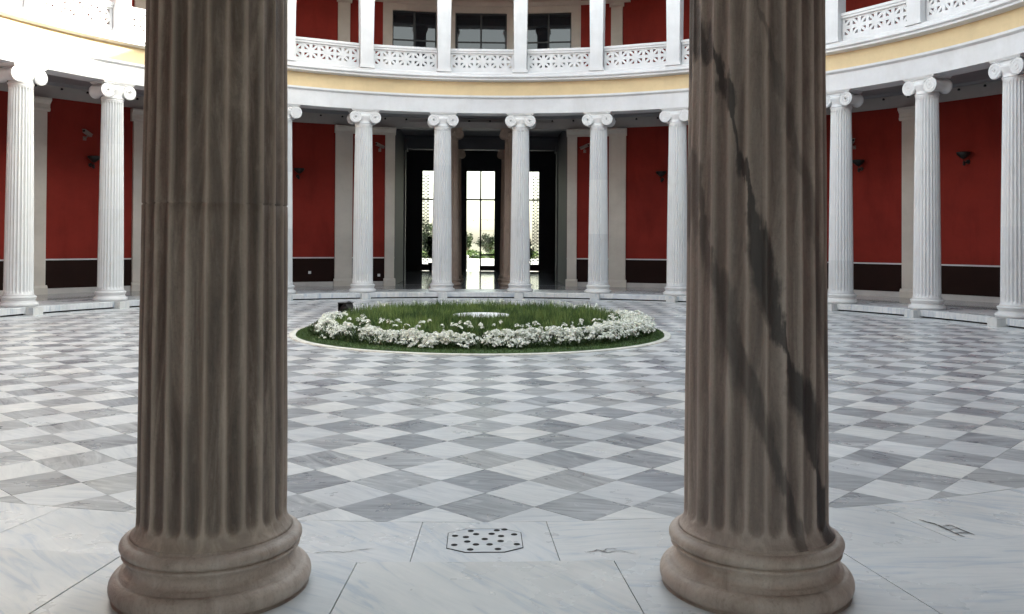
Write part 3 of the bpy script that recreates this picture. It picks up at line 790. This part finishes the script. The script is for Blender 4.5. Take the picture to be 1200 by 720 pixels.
# glass doors
for i, (x0, x1) in enumerate(dx):
    lab = ('left', 'middle', 'right')[i]
    xm = (x0+x1)/2; hw = (x1-x0)/2
    d = link('glass_door', None, bld, (xm, 34.1, GZ)); d['label'] = '%s tall glass door with black iron frame' % lab
    A = MB(); t = .06
    A.box(-hw, -hw+t, -.05, .05, 0, DZ-GZ); A.box(hw-t, hw, -.05, .05, 0, DZ-GZ); A.box(-hw+t, hw-t, -.05, .05, DZ-GZ-t, DZ-GZ)
    obj('frame', A, 'black_metal', d)
    A = MB(); A.box(-.045, .045, -.045, .045, .0, DZ-GZ-t); A.box(-hw+t, -.045, -.04, .04, 4.12, 4.21); A.box(.045, hw-t, -.04, .04, 4.12, 4.21); obj('glazing_bar', A, 'black_metal', d)
    A = MB()
    if i == 1:
        A.box(.03, hw-t, -.04, .04, 0.02, .32); A.box(.03, hw-t, -.04, .04, .9, 1.0)
    else:
        A.box(-hw+t, -.03, -.04, .04, 0.02, .4); A.box(.03, hw-t, -.04, .04, .02, .4); A.box(-hw+t, hw-t, -.035, .035, 1.55, 1.62) if False else None
    if i == 1: obj('kick_rail', A, 'black_metal', d)
    else:
        for xa_, xb_ in ((-hw+t, -.03), (.03, hw-t)):
            A = MB(); A.box(xa_, xb_, -.04, .04, .02, .4); obj('kick_rail', A, 'black_metal', d)
    for s in (-1, 1):
        for z0, z1 in ((.02, 4.13), (4.2, DZ-GZ-t)):
            A = MB(); a_, b_ = sorted((s*.031, s*(hw-t-.001))); A.box(a_, b_, -.004, .004, z0, z1); obj('pane', A, 'clear_glass', d)
    if i != 1:
        s = -1 if i == 0 else 1
        A = MB(); xa, xb = s*(hw-t-.01), s*(hw-.42); z = .45; kk = 0
        A.tube([(xb, .02, .4), (xb, .02, DZ-GZ-t)], .014, 4)
        while z < DZ-GZ-.35:
            A.tube([(xa, .02, z), (xb, .02, z+.19)], .016, 4); A.tube([(xb, .02, z), (xa, .02, z+.19)], .016, 4)
            A.tube([(xa, .02, z+.19), (xb, .02, z+.19)], .014, 4); z += .19
        obj('lattice_strip', A, 'bronze', d)
    else:
        A = MB()
        for z in (3.0, 2.35, 1.9):
            A.tube([(.03, .0, z), (hw-t, 0, z)], .008, 4)
        for x in (-.42, .4):
            for z in (4.55, 5.1, 3.55, 2.95): A.lathe([(.0, -.03), (.03, 0), (0, .03)], 6, None, M=Matrix.Translation((x, -.01, z)), cap=False)
        tag(obj('glazing_ornament', A, 'bronze', d), kind='stuff')
# columns standing in the doorway
dcol = build_column(.60, 6.31-GZ, ('brown_marble', 'brown_marble', 'brown_marble'))
dcol2 = build_column(.56, 5.95-GZ, ('brown_marble', 'brown_marble', 'brown_marble'))
for s, w_ in ((-1, 'left'), (1, 'right')):
    place_column('column', dcol, (s*1.16, 16.95, GZ), 0, 'pinkish brown marble column in the doorway opening, on its %s side' % w_, 'brown doorway columns')
    place_column('column', dcol2, (s*1.12, 21.45, GZ), 0, 'shaded brown marble column deeper inside the doorway, %s one of two' % w_, 'inner doorway columns')
# near side porch (where the camera stands)
for s in (-1, 1):
    A = MB(); A.box(*sorted((s*XV, s*(XV+.35))), -20.5, -16.72, .2, 6.9); part('entrance_wall', A, 'beige_plaster')
A = MB(); A.box(-XV-.35, -1.5, -20.9, -20.502, .2, 6.9); A.box(1.5, XV+.35, -20.9, -20.502, .2, 6.9); A.box(-1.5, 1.5, -20.9, -20.502, 4.4, 6.9); part('fill_blocker_wall', A, 'grey_plaster')  # unseen wall with opening, added to cut daylight fill on the near columns
A = MB(); A.box(-XV, XV, -20.5, -17.02, 6.55, 6.8); part('entrance_ceiling', A, 'grey_plaster')
A = MB(); A.box(-12, 12, -34, -17.56, .05, GZ-.002); me = A.mesh('entrance_floor', 'slab_marble'); attr(me, 'tile', [(.2, .6, .4, 1)]*6); tag(link('entrance_floor', me), kind='structure', label='pale marble floor of the open entrance')

# ------------------------------------------------------------------ balustrade and upper pillars
bal = thing('balustrade', 'white pierced marble balustrade with cross patterns running round the balcony', 'balustrade')
def panel_mesh():
    mb = MB(); W = 2.15; z0, z1 = 7.622, 8.29; y0, y1 = -.04, .035
    NC = 8; pitch = .262; L = -NC*pitch/2; zb = 7.765; pz = .262
    gb = .104     # bar between cells
    mb.box(-W/2, W/2, y0, y1, z0, zb); mb.box(-W/2, W/2, y0, y1, zb+2*pz, z1+.001)
    mb.box(-W/2, L, y0, y1, zb, zb+2*pz); mb.box(-L, W/2, y0, y1, zb, zb+2*pz)
    for i in range(NC):
        for j in range(2):
            x0 = L+i*pitch; a0 = zb+j*pz; x1, a1 = x0+pitch, a0+pz
            # cell: bars of half width round it, diagonal band across
            h = gb/2
            ye, yf = y0+.004, y1-.004
            mb.box(x0, x0+h, ye, yf, a0, a1); mb.box(x1-h, x1, ye, yf, a0, a1)
            mb.box(x0+h, x1-h, ye, yf, a0, a0+h); mb.box(x0+h, x1-h, ye, yf, a1-h, a1)
            X0, X1, Z0_, Z1_ = x0+h, x1-h, a0+h, a1-h; q = .052; qz = q*(Z1_-Z0_)/(X1-X0)
            up = (i+j) % 2 == 1   # band "/" on top row even cells
            if up: pts = [(X0, Z0_), (X0+q, Z0_), (X1, Z1_-qz), (X1, Z1_), (X1-q, Z1_), (X0, Z0_+qz)]
            else: pts = [(X1, Z0_), (X1, Z0_+qz), (X0+q, Z1_), (X0, Z1_), (X0, Z1_-qz), (X1-q, Z0_)]
            mb.prism(pts, ye+.004, yf-.004)
    return mb
pm = panel_mesh().mesh('panel', 'white_stone')
A = MB(); A.box(-1.07, 1.07, -.09, .09, 8.292, 8.36); A.box(-1.07, 1.07, -.115, .115, 8.362, 8.44); rm_ = A.mesh('handrail', 'white_stone')
LP = {-6: 'just beyond the left edge of the picture', -5: 'above the leftmost column, in bright sun', -4: 'above the second column from the left', -3: 'behind the dark left near column',
      -2: 'beside the right edge of the dark left near column', -1: 'left of the three balcony windows', 0: 'between the left and middle balcony windows', 1: 'between the middle and right balcony windows',
      2: 'right of the three balcony windows', 3: 'close to the left edge of the veined near column', 4: 'behind the veined near column', 5: 'just right of the veined near column',
      6: 'above the column second from the right', 7: 'in the upper right corner of the picture', 8: 'just beyond the right edge of the picture'}
pb = MB()
pb.prism([(-.205, 7.62), (.205, 7.62), (.245, 11.1), (-.245, 11.1)], -.20, .20); pierm = pb.mesh('shaft', 'white_plaster')
pb = MB(); pb.box(-.25, .25, -.245, .20, 7.623, 7.70); pb.box(-.228, .228, -.222, .20, 7.702, 7.74); pfoot = pb.mesh('foot', 'white_stone')
pb = MB(); pb.box(-.27, .27, -.23, .23, 11.1, 11.2); pb.box(-.31, .31, -.27, .27, 11.202, 11.375); pcap = pb.mesh('capital', 'white_plaster')
for k in range(-7, 10):
    d = k*12; x, y = pol(12.47, d)
    p = link('panel', pm, bal, (x, y, 0), rad(-d)); link('handrail', rm_, p)
for k, d in COLS.items():
    x, y = pol(12.47, d)
    t = thing('pillar', 'white square balcony pillar %s' % LP[k], 'pillar', (x, y, 0), rad(-d), 'white square pillars along the balcony')
    link('shaft', pierm, t); link('foot', pfoot, t); link('capital', pcap, t)

# ------------------------------------------------------------------ wall lamps and security cameras
def wall_lamp(d, z, label):
    x, y = pol(16.99, d); t = thing('wall_lamp', label, 'wall lamp', (x, y, z), rad(-d), 'dark wall lamps on the red walls')
    A = MB(); A.lathe([(.05, -.12), (.09, -.08), (.17, -.01), (.20, .06), (.19, .08), (.165, .06), (.05, -.06)], 20, None, M=Matrix.Translation((0, -.24, 0))); obj('bowl', A, 'bronze', t)
    A = MB(); A.tube([(0, -.24, -.11), (0, -.22, -.2), (0, -.12, -.24), (0, -.01, -.2)], .02, 6); A.lathe([(.0, -.33), (.05, -.30), (.03, -.26), (.055, -.235), (.02, -.2)], 10, None, M=Matrix.Translation((0, -.2, 0)), cap=False); obj('bracket', A, 'bronze', t)
    A = MB(); A.lathe([(.07, 0), (.06, .03)], 14, None, M=Matrix.Translation((0, 0, -.2)) @ Matrix.Rotation(PI/2, 4, 'X')); obj('wall_plate', A, 'bronze', t)
wall_lamp(-47.9, 4.5, 'dark bronze wall lamp on the red wall between the two left columns')
wall_lamp(-23.7, 4.5, 'dark bronze wall lamp on the red wall right of the dark near column')
wall_lamp(23.7, 4.5, 'dark bronze wall lamp half hidden left of the column beside the veined near column')
wall_lamp(48.0, 4.6, 'dark bronze wall lamp just right of the column next to the veined near column')
wall_lamp(59.7, 4.6, 'dark bronze wall lamp on the red wall farthest to the right')
def sec_cam(d, z, aim, label):
    x, y = pol(16.98, d); t = thing('security_camera', label, 'security camera', (x, y, z), rad(-d), 'security cameras on the red walls')
    M_ = Matrix.Translation((0, -.22, .02)) @ Matrix.Rotation(rad(aim), 4, 'Z') @ Matrix.Rotation(rad(-18), 4, 'X')
    A = MB(); A.box(-.05, .05, -.2, .16, -.045, .04, None, M_); A.box(-.062, .062, -.24, .17, .041, .055, None, M_); obj('housing', A, 'camera_housing', t)
    A = MB(); A.lathe([(.035, 0), (.03, .02)], 12, None, M=M_ @ Matrix.Translation((0, -.2, 0)) @ Matrix.Rotation(PI/2, 4, 'X')); obj('lens', A, 'hole_black', t)
    A = MB(); A.tube([(0, 0, -.12), (0, -.1, -.12), (0, -.2, -.05)], .018, 6); A.box(-.05, .05, -.02, 0.01, -.18, -.06); obj('bracket', A, 'camera_housing', t)
sec_cam(-13.3, 5.52, -62, 'small security camera on the narrow red panel left of the doorway')
sec_cam(13.6, 5.55, 62, 'small security camera on the narrow red panel right of the doorway')
sec_cam(-48.6, 5.26, -60, 'small security camera on the red wall between the two leftmost columns')
sec_cam(47.2, 5.25, 40, 'small security camera beside the column right of the veined near column')

# ------------------------------------------------------------------ flower bed
bed = thing('flower_bed', 'round flower bed with a low pale kerb in the middle of the chequered court', 'flower bed', (BC[0], BC[1], 0))
BL = (BC[0], BC[1], 0)
A = MB(); A.lathe([(3.80, -.03), (3.80, .012), (3.81, .02), (3.925, .02), (3.935, .012), (3.935, -.03)], 128, cap=False)
obj('kerb', A, 'kerb_stone', bed)
A = MB(); prof = [(3.799, .01), (3.7, .045), (3.2, .07), (2.6, .12), (1.6, .2), (.8, .24), (.55, .22), (0.01, .2)]; A.lathe(prof, 96, cap=False); obj('soil', A, 'earth', bed)
A = MB(); A.lathe([(3.798, .016), (3.7, .053), (3.4, .073), (3.05, .094)], 128, cap=False); obj('turf', A, 'lawn_green', bed)
def soil_z(r): return float(np.interp(r, [.01, .55, .8, 1.6, 2.6, 3.2, 3.7, 3.8], [.2, .22, .24, .2, .12, .07, .05, .02]))
def blades(name, n_, rfun, hfun, wfun, lean, mat, tonef=None, kink=False):
    """many small pointed leaves as triangles"""
    P = rfun(n_); m_ = len(P); hh = hfun(P); ww = wfun(m_)
    yawa = rng.uniform(0, 2*PI, m_); la = rng.uniform(0, 2*PI, m_); ll = hh*lean*rng.uniform(.1, 1, m_)
    dx_, dy_ = np.cos(yawa)*ww/2, np.sin(yawa)*ww/2
    a = P+np.stack([dx_, dy_, 0*dx_], 1); b = P-np.stack([dx_, dy_, 0*dx_], 1)
    c = P+np.stack([np.cos(la)*ll, np.sin(la)*ll, hh], 1)
    V = np.stack([a, b, c], 1).reshape(-1, 3).astype(np.float32)
    me = bpy.data.meshes.new(name); me.vertices.add(len(V)); me.vertices.foreach_set('co', V.ravel())
    me.loops.add(len(V)); me.loops.foreach_set('vertex_index', np.arange(len(V), dtype=np.int32))
    me.polygons.add(m_); me.polygons.foreach_set('loop_start', np.arange(0, len(V), 3, dtype=np.int32))
    try: me.polygons.foreach_set('loop_total', np.full(m_, 3, dtype=np.int32))
    except Exception: pass
    me.update(calc_edges=True); me.validate()
    tn = rng.uniform(0, 1, m_) if tonef is None else tonef(P)
    ca = me.color_attributes.new('tone', 'FLOAT_COLOR', 'CORNER'); t3 = np.repeat(tn, 3).astype(np.float32)
    ca.data.foreach_set('color', np.stack([t3, t3, t3, np.ones_like(t3)], 1).ravel())
    me.materials.append(MATS[mat]); return me
def nz(x, y, s, o=0): return noise.noise(Vector((x*s+o, y*s-o, o*.7)))
def ringpts(r0, r1, zf):
    def f(n_):
        r = np.sqrt(rng.uniform(r0*r0, r1*r1, n_)); a = rng.uniform(0, 2*PI, n_)
        z = np.array([zf(q, t) for q, t in zip(r, a)]); keep = ~np.isnan(z)
        return np.stack([r*np.cos(a), r*np.sin(a), z], 1)[keep]
    return f
me = blades('lawn', 42000, ringpts(3.0, 3.79, lambda r, a: soil_z(r)), lambda P: rng.uniform(.02, .045, len(P)), lambda m_: rng.uniform(.006, .012, m_), .8, 'lawn_blade')
tag(link('lawn_grass', me, None, BL), kind='stuff', label='strip of short green grass inside the kerb of the bed')
# feathery green herb planting: bushy sprigs on a mound
def herb_top(r, a):
    x, y = r*math.cos(a), r*math.sin(a)
    return .42+.07*nz(x, y, 2.2, 3)-.13*max(0, 1-(r-.6)/.5)+.035*nz(x, y, 5, 8)
def herb_z(r, a):
    x, y = r*math.cos(a), r*math.sin(a); lim = 3.02+.1*nz(x, y, 1.2, 5) if y > -.4 else 3.16+.12*nz(x, y, 1.5, 5)
    if r > lim or r < .60: return float('nan')
    e = min(1, (lim-r)/.25)
    return soil_z(r)+max(0, herb_top(r, a)-soil_z(r)-.1)*(.35+.65*e)*random.uniform(.25, 1)
tone_h = lambda P: np.clip(np.array([.45+.75*nz(p[0], p[1], 1.5, 11)+.65*nz(p[0], p[1], 5, 2) for p in P])+rng.uniform(-.3, .3, len(P)), 0, 1)
me = blades('herb_planting', 90000, ringpts(.58, 3.15, herb_z), lambda P: rng.uniform(.05, .13, len(P)), lambda m_: rng.uniform(.012, .024, m_), .75, 'herb_leaf', tone_h)
herb = tag(link('herb_planting', me, None, BL), kind='stuff', label='dense feathery green foliage filling the middle of the bed')
# spiky sprigs above the foliage
def sprig_z(r, a):
    z = herb_z(r, a); return z if z == z else float('nan')
me = blades('herb_spikes', 9000, ringpts(.6, 3.1, lambda r, a: (herb_top(r, a)-.07 if not math.isnan(herb_z(r, a)) and 3.0-r > .15 else float('nan'))), lambda P: rng.uniform(.08, .2, len(P)), lambda m_: rng.uniform(.012, .022, m_), .5, 'herb_leaf', tone_h)
tag(link('herb_tips', me, herb), kind='stuff')
# white flowers
fl = []   # (x,y,z) of flower heads
while len(fl) < 3200:
    a = random.uniform(0, 2*PI); x0, y0 = math.cos(a), math.sin(a)
    frontness = sstep((.62-y0+.12*x0)/1.0)
    wid = .20+.20*nz(x0*2, y0*2, 1.9, 4)+.20*max(0, x0)**2
    rc = 3.30+.05*nz(x0, y0, 3, 9)-(.08*abs(x0))
    if random.random() > frontness*1.1+.02: continue
    # thinner patches
    r = rc+random.gauss(0, .6)*wid
    if r > 3.58 or r < 2.4: continue
    if nz(r*x0, r*y0, 2.6, 21) < -.27 and random.random() < .85: continue
    t = (r-rc)/max(.1, wid)
    top = .05+.20*math.exp(-t*t*.9)+.11*nz(r*x0, r*y0, 2.6, 2)+.07*max(0, x0)
    if y0 > .55 : top *= .9
    z = soil_z(r)+top*random.uniform(.25, 1)
    fl.append((r*x0, r*y0, z))
for q in range(70):      # stray taller heads among the green
    a = random.uniform(PI*1.05, PI*1.95); r = random.uniform(2.75, 3.15); fl.append((r*math.cos(a), r*math.sin(a), random.uniform(.34, .46)))
for q in range(46):
    a = random.uniform(.15*PI, .85*PI); r = random.uniform(2.85, 3.1); fl.append((r*math.cos(a), r*math.sin(a), random.uniform(.36, .47)))
V = []; Fc = []; T = []
for (x, y, z) in fl:
    hr = random.uniform(.035, .065)
    for q in range(random.randint(7, 11)):
        v = Vector((random.gauss(0, 1), random.gauss(0, 1), abs(random.gauss(0, 1))*.9+.1)).normalized()
        c = Vector((x, y, z))+v*hr*random.uniform(.7, 1.1)
        nn = (v+Vector((0, -.15, .25))).normalized(); a1 = nn.orthogonal().normalized(); b1 = nn.cross(a1)
        s = random.uniform(.016, .027); o0 = len(V); ph = random.uniform(0, 6)
        V.append(c-nn*s*.3); tt = random.random()
        for k in range(10):
            t = ph+2*PI*k/10; rr = s*(1.05 if k % 2 == 0 else .72)
            V.append(c+a1*math.cos(t)*rr+b1*math.sin(t)*rr)
        for k in range(5):
            i0 = o0+1+2*k; i1 = o0+1+(2*k+1) % 10; im = o0+1+(2*k-1) % 10
            Fc.append((o0, im, i0, i1)); T.append(tt)
me = bpy.data.meshes.new('white_flowers'); me.from_pydata([tuple(v) for v in V], [], Fc); me.update()
attr(me, 'tone', [(t, t, t, 1) for t in T]); me.materials.append(MATS['petal'])
wfl = tag(link('white_flowers', me, None, BL), kind='stuff', label='band of white flowers along the front and right side of the bed')
def leaf_z(r, a):
    x0, y0 = math.cos(a), math.sin(a)
    if r > 3.56 or r < 2.6: return float('nan')
    if y0 > .6: return float('nan')
    return soil_z(r)+random.uniform(0, .2)*math.exp(-((r-3.2)/.35)**2)
me = blades('flower_foliage', 30000, ringpts(2.6, 3.56, leaf_z), lambda P: rng.uniform(.03, .08, len(P)), lambda m_: rng.uniform(.02, .035, m_), .9, 'flower_leaf')
tag(link('flower_foliage', me, wfl), kind='stuff')
# round white basin in the middle
bs_ = thing('fountain_basin', 'flat round white marble disc in the middle of the planted bed', 'basin', (0, BC[1], 0))
A = MB(); A.lathe([(.5, .16), (.56, .28), (.59, .32), (.60, .35), (.59, .365), (.56, .365), (.54, .345), (.25, .335), (.06, .33)], 48); obj('disc', A, 'white_disc', bs_)
A = MB(); A.lathe([(.055, .33), (.05, .36), (.015, .365), (.012, .38)], 12); obj('nozzle', A, 'grey_plaster', bs_)
# spotlight
sp = thing('spotlight', 'black garden spotlight on a short post at the left rear of the flower bed', 'spotlight', (-3.04, BC[1]+1.3, .05), rad(-38))
A = MB(); A.tube([(0, 0, 0), (0, 0, .24)], .018, 6); A.box(-.1, .1, -.02, .02, .22, .26); obj('post', A, 'black_metal', sp)
A = MB(); Mh = Matrix.Translation((0, 0, .34)) @ Matrix.Rotation(rad(-25), 4, 'Y') @ Matrix.Rotation(PI/2, 4, 'X') ; 
A.lathe([(.07, -.12), (.085, -.08), (.09, .1), (.105, .12), (.105, .15), (.08, .145)], 14, None, M=Matrix.Translation((0, 0, .35)) @ Matrix.Rotation(rad(68), 4, 'Y')); A.box(-.13, .13, -.11, .09, .27, .29); A.box(-.13, -.11, -.11, .12, .29, .46); A.box(-.13, .13, -.12, .12, .45, .47); obj('lamp_head', A, 'black_metal', sp)
A = MB(); A.box(-.12, -.105, -.02, .02, .24, .38); A.box(.105, .12, -.02, .02, .24, .38); obj('yoke', A, 'black_metal', sp)

# ------------------------------------------------------------------ outside the far doors
A = MB(); A.box(-30, 30, 34.42, 75, -.3, GZ-.02); tag(obj('terrace', A, 'terrace_stone'), kind='structure', label='pale stone terrace outside the doors')
def leafcloud(n_, centre, rx, ry, rz, size, mat, name, parent, clump=14, seed=1):
    rr = np.random.default_rng(seed); cl = rr.normal(0, 1, (clump, 3)); cl /= np.linalg.norm(cl, axis=1)[:, None]; cl *= rr.uniform(.3, .85, (clump, 1))
    ci = rr.integers(0, clump, n_); P = cl[ci]+rr.normal(0, .17, (n_, 3)); P *= np.array([rx, ry, rz]); P += np.array(centre)
    d1 = rr.normal(0, 1, (n_, 3)); d1 /= np.linalg.norm(d1, axis=1)[:, None]; d2 = np.cross(d1, rr.normal(0, 1, (n_, 3))); d2 /= np.linalg.norm(d2, axis=1)[:, None]
    s = size*rr.uniform(.6, 1.3, (n_, 1)); V = np.stack([P-d1*s, P+d2*s*.5, P+d1*s, P-d2*s*.5], 1).reshape(-1, 3)
    me = bpy.data.meshes.new(name); me.from_pydata(V.tolist(), [], [(4*i, 4*i+1, 4*i+2, 4*i+3) for i in range(n_)]); me.update()
    tone = np.clip(rr.uniform(.2, .8, clump)[ci]+rr.uniform(-.25, .25, n_), 0, 1)
    attr(me, 'tone', np.stack([tone]*3+[np.ones(n_)], 1)); me.materials.append(MATS[mat]); return link(name, me, parent)
for i, (x, y, h, wd_, kind) in enumerate([(-3.4, 96, 3.2, 1.1, 0), (-1.7, 104, 3.4, .8, 0), (1.2, 92, 2.9, 1.5, 1), (4.0, 98, 3.5, 2.2, 1), (-9.5, 95, 6, 3, 1), (9.5, 96, 6, 3, 1), (-6.2, 90, 4.2, 1.6, 0)]):
    t = thing('tree', ['slim dark conifer seen through the glass doors', 'spreading tree seen through the glass doors'][kind]+' '+['at far left', 'in the middle left pane', 'low in the middle right pane', 'behind the right edge of the middle door', 'beyond the left door', 'beyond the right door', 'between the left and middle doors'][i], 'tree', (x, y, -.06))
    A = MB(); pts = [(0, 0, 0), (random.uniform(-.1, .1), 0, h*.4), (random.uniform(-.2, .2), 0, h*.8)]
    A.tube(pts, [.16, .12, .04], 7)
    for q in range(4):
        a = random.uniform(0, 6.28); A.tube([(0, 0, h*(.35+.1*q)), (math.cos(a)*wd_*.6, math.sin(a)*wd_*.6, h*(.55+.1*q))], [.06, .02], 5)
    obj('trunk', A, 'bark', t)
    leafcloud(2600, (0, 0, h*.6), wd_, wd_, h*.42, .13, 'tree_leaf', 'crown', t, 16, 20+i)
for i, (x, y) in enumerate([(-3.3, 80), (-.6, 79), (2.0, 80), (5, 79.5), (-6.4, 79.5), (-9, 80), (8, 80)]):
    t = thing('shrub', 'bright green shrub in the garden outside, %s of the row' % ['second left', 'centre left', 'centre right', 'second right', 'third left', 'leftmost', 'rightmost'][i], 'shrub', (x, y, -.06), 0, 'garden shrubs outside')
    leafcloud(2400, (0, 0, .5), 1.7, 1.0, .62, .1, 'hedge_leaf', 'foliage', t, 16, 50+i)
    A = MB(); A.tube([(0, 0, 0), (0, 0, .7)], [.06, .03], 6); obj('stem', A, 'bark', t)
bo = thing('bollard', 'pale stone bollard on the terrace just outside the middle door', 'bollard', (-.83, 38, GZ-.02))
A = MB(); A.lathe([(.14, 0), (.14, .06), (.09, .1), (.07, .2), (.11, .34), (.12, .5), (.06, .66), (.08, .72), (.11, .8), (.06, .88), (.02, .92)], 14); obj('body', A, 'terrace_stone', bo)
for i, x in enumerate((-2.35, 2.35)):
    t = thing('potted_plant', 'dark leafy potted plant silhouetted at the %s side door' % ('left', 'right')[i], 'potted plant', (x+(-.35 if i == 0 else .2), 33.2, GZ))
    A = MB(); A.lathe([(.22, 0), (.3, .45), (.33, .5), (.28, .5), (.27, .44)], 16); obj('pot', A, 'bronze', t)
    leafcloud(900, (0, 0, 1.25), .55, .45, .75, .09, 'tree_leaf', 'foliage', t, 14, 80+i)
    A = MB(); A.tube([(0, 0, .4), (.03, 0, 1.4)], [.03, .015], 6); obj('stem', A, 'bark', t)
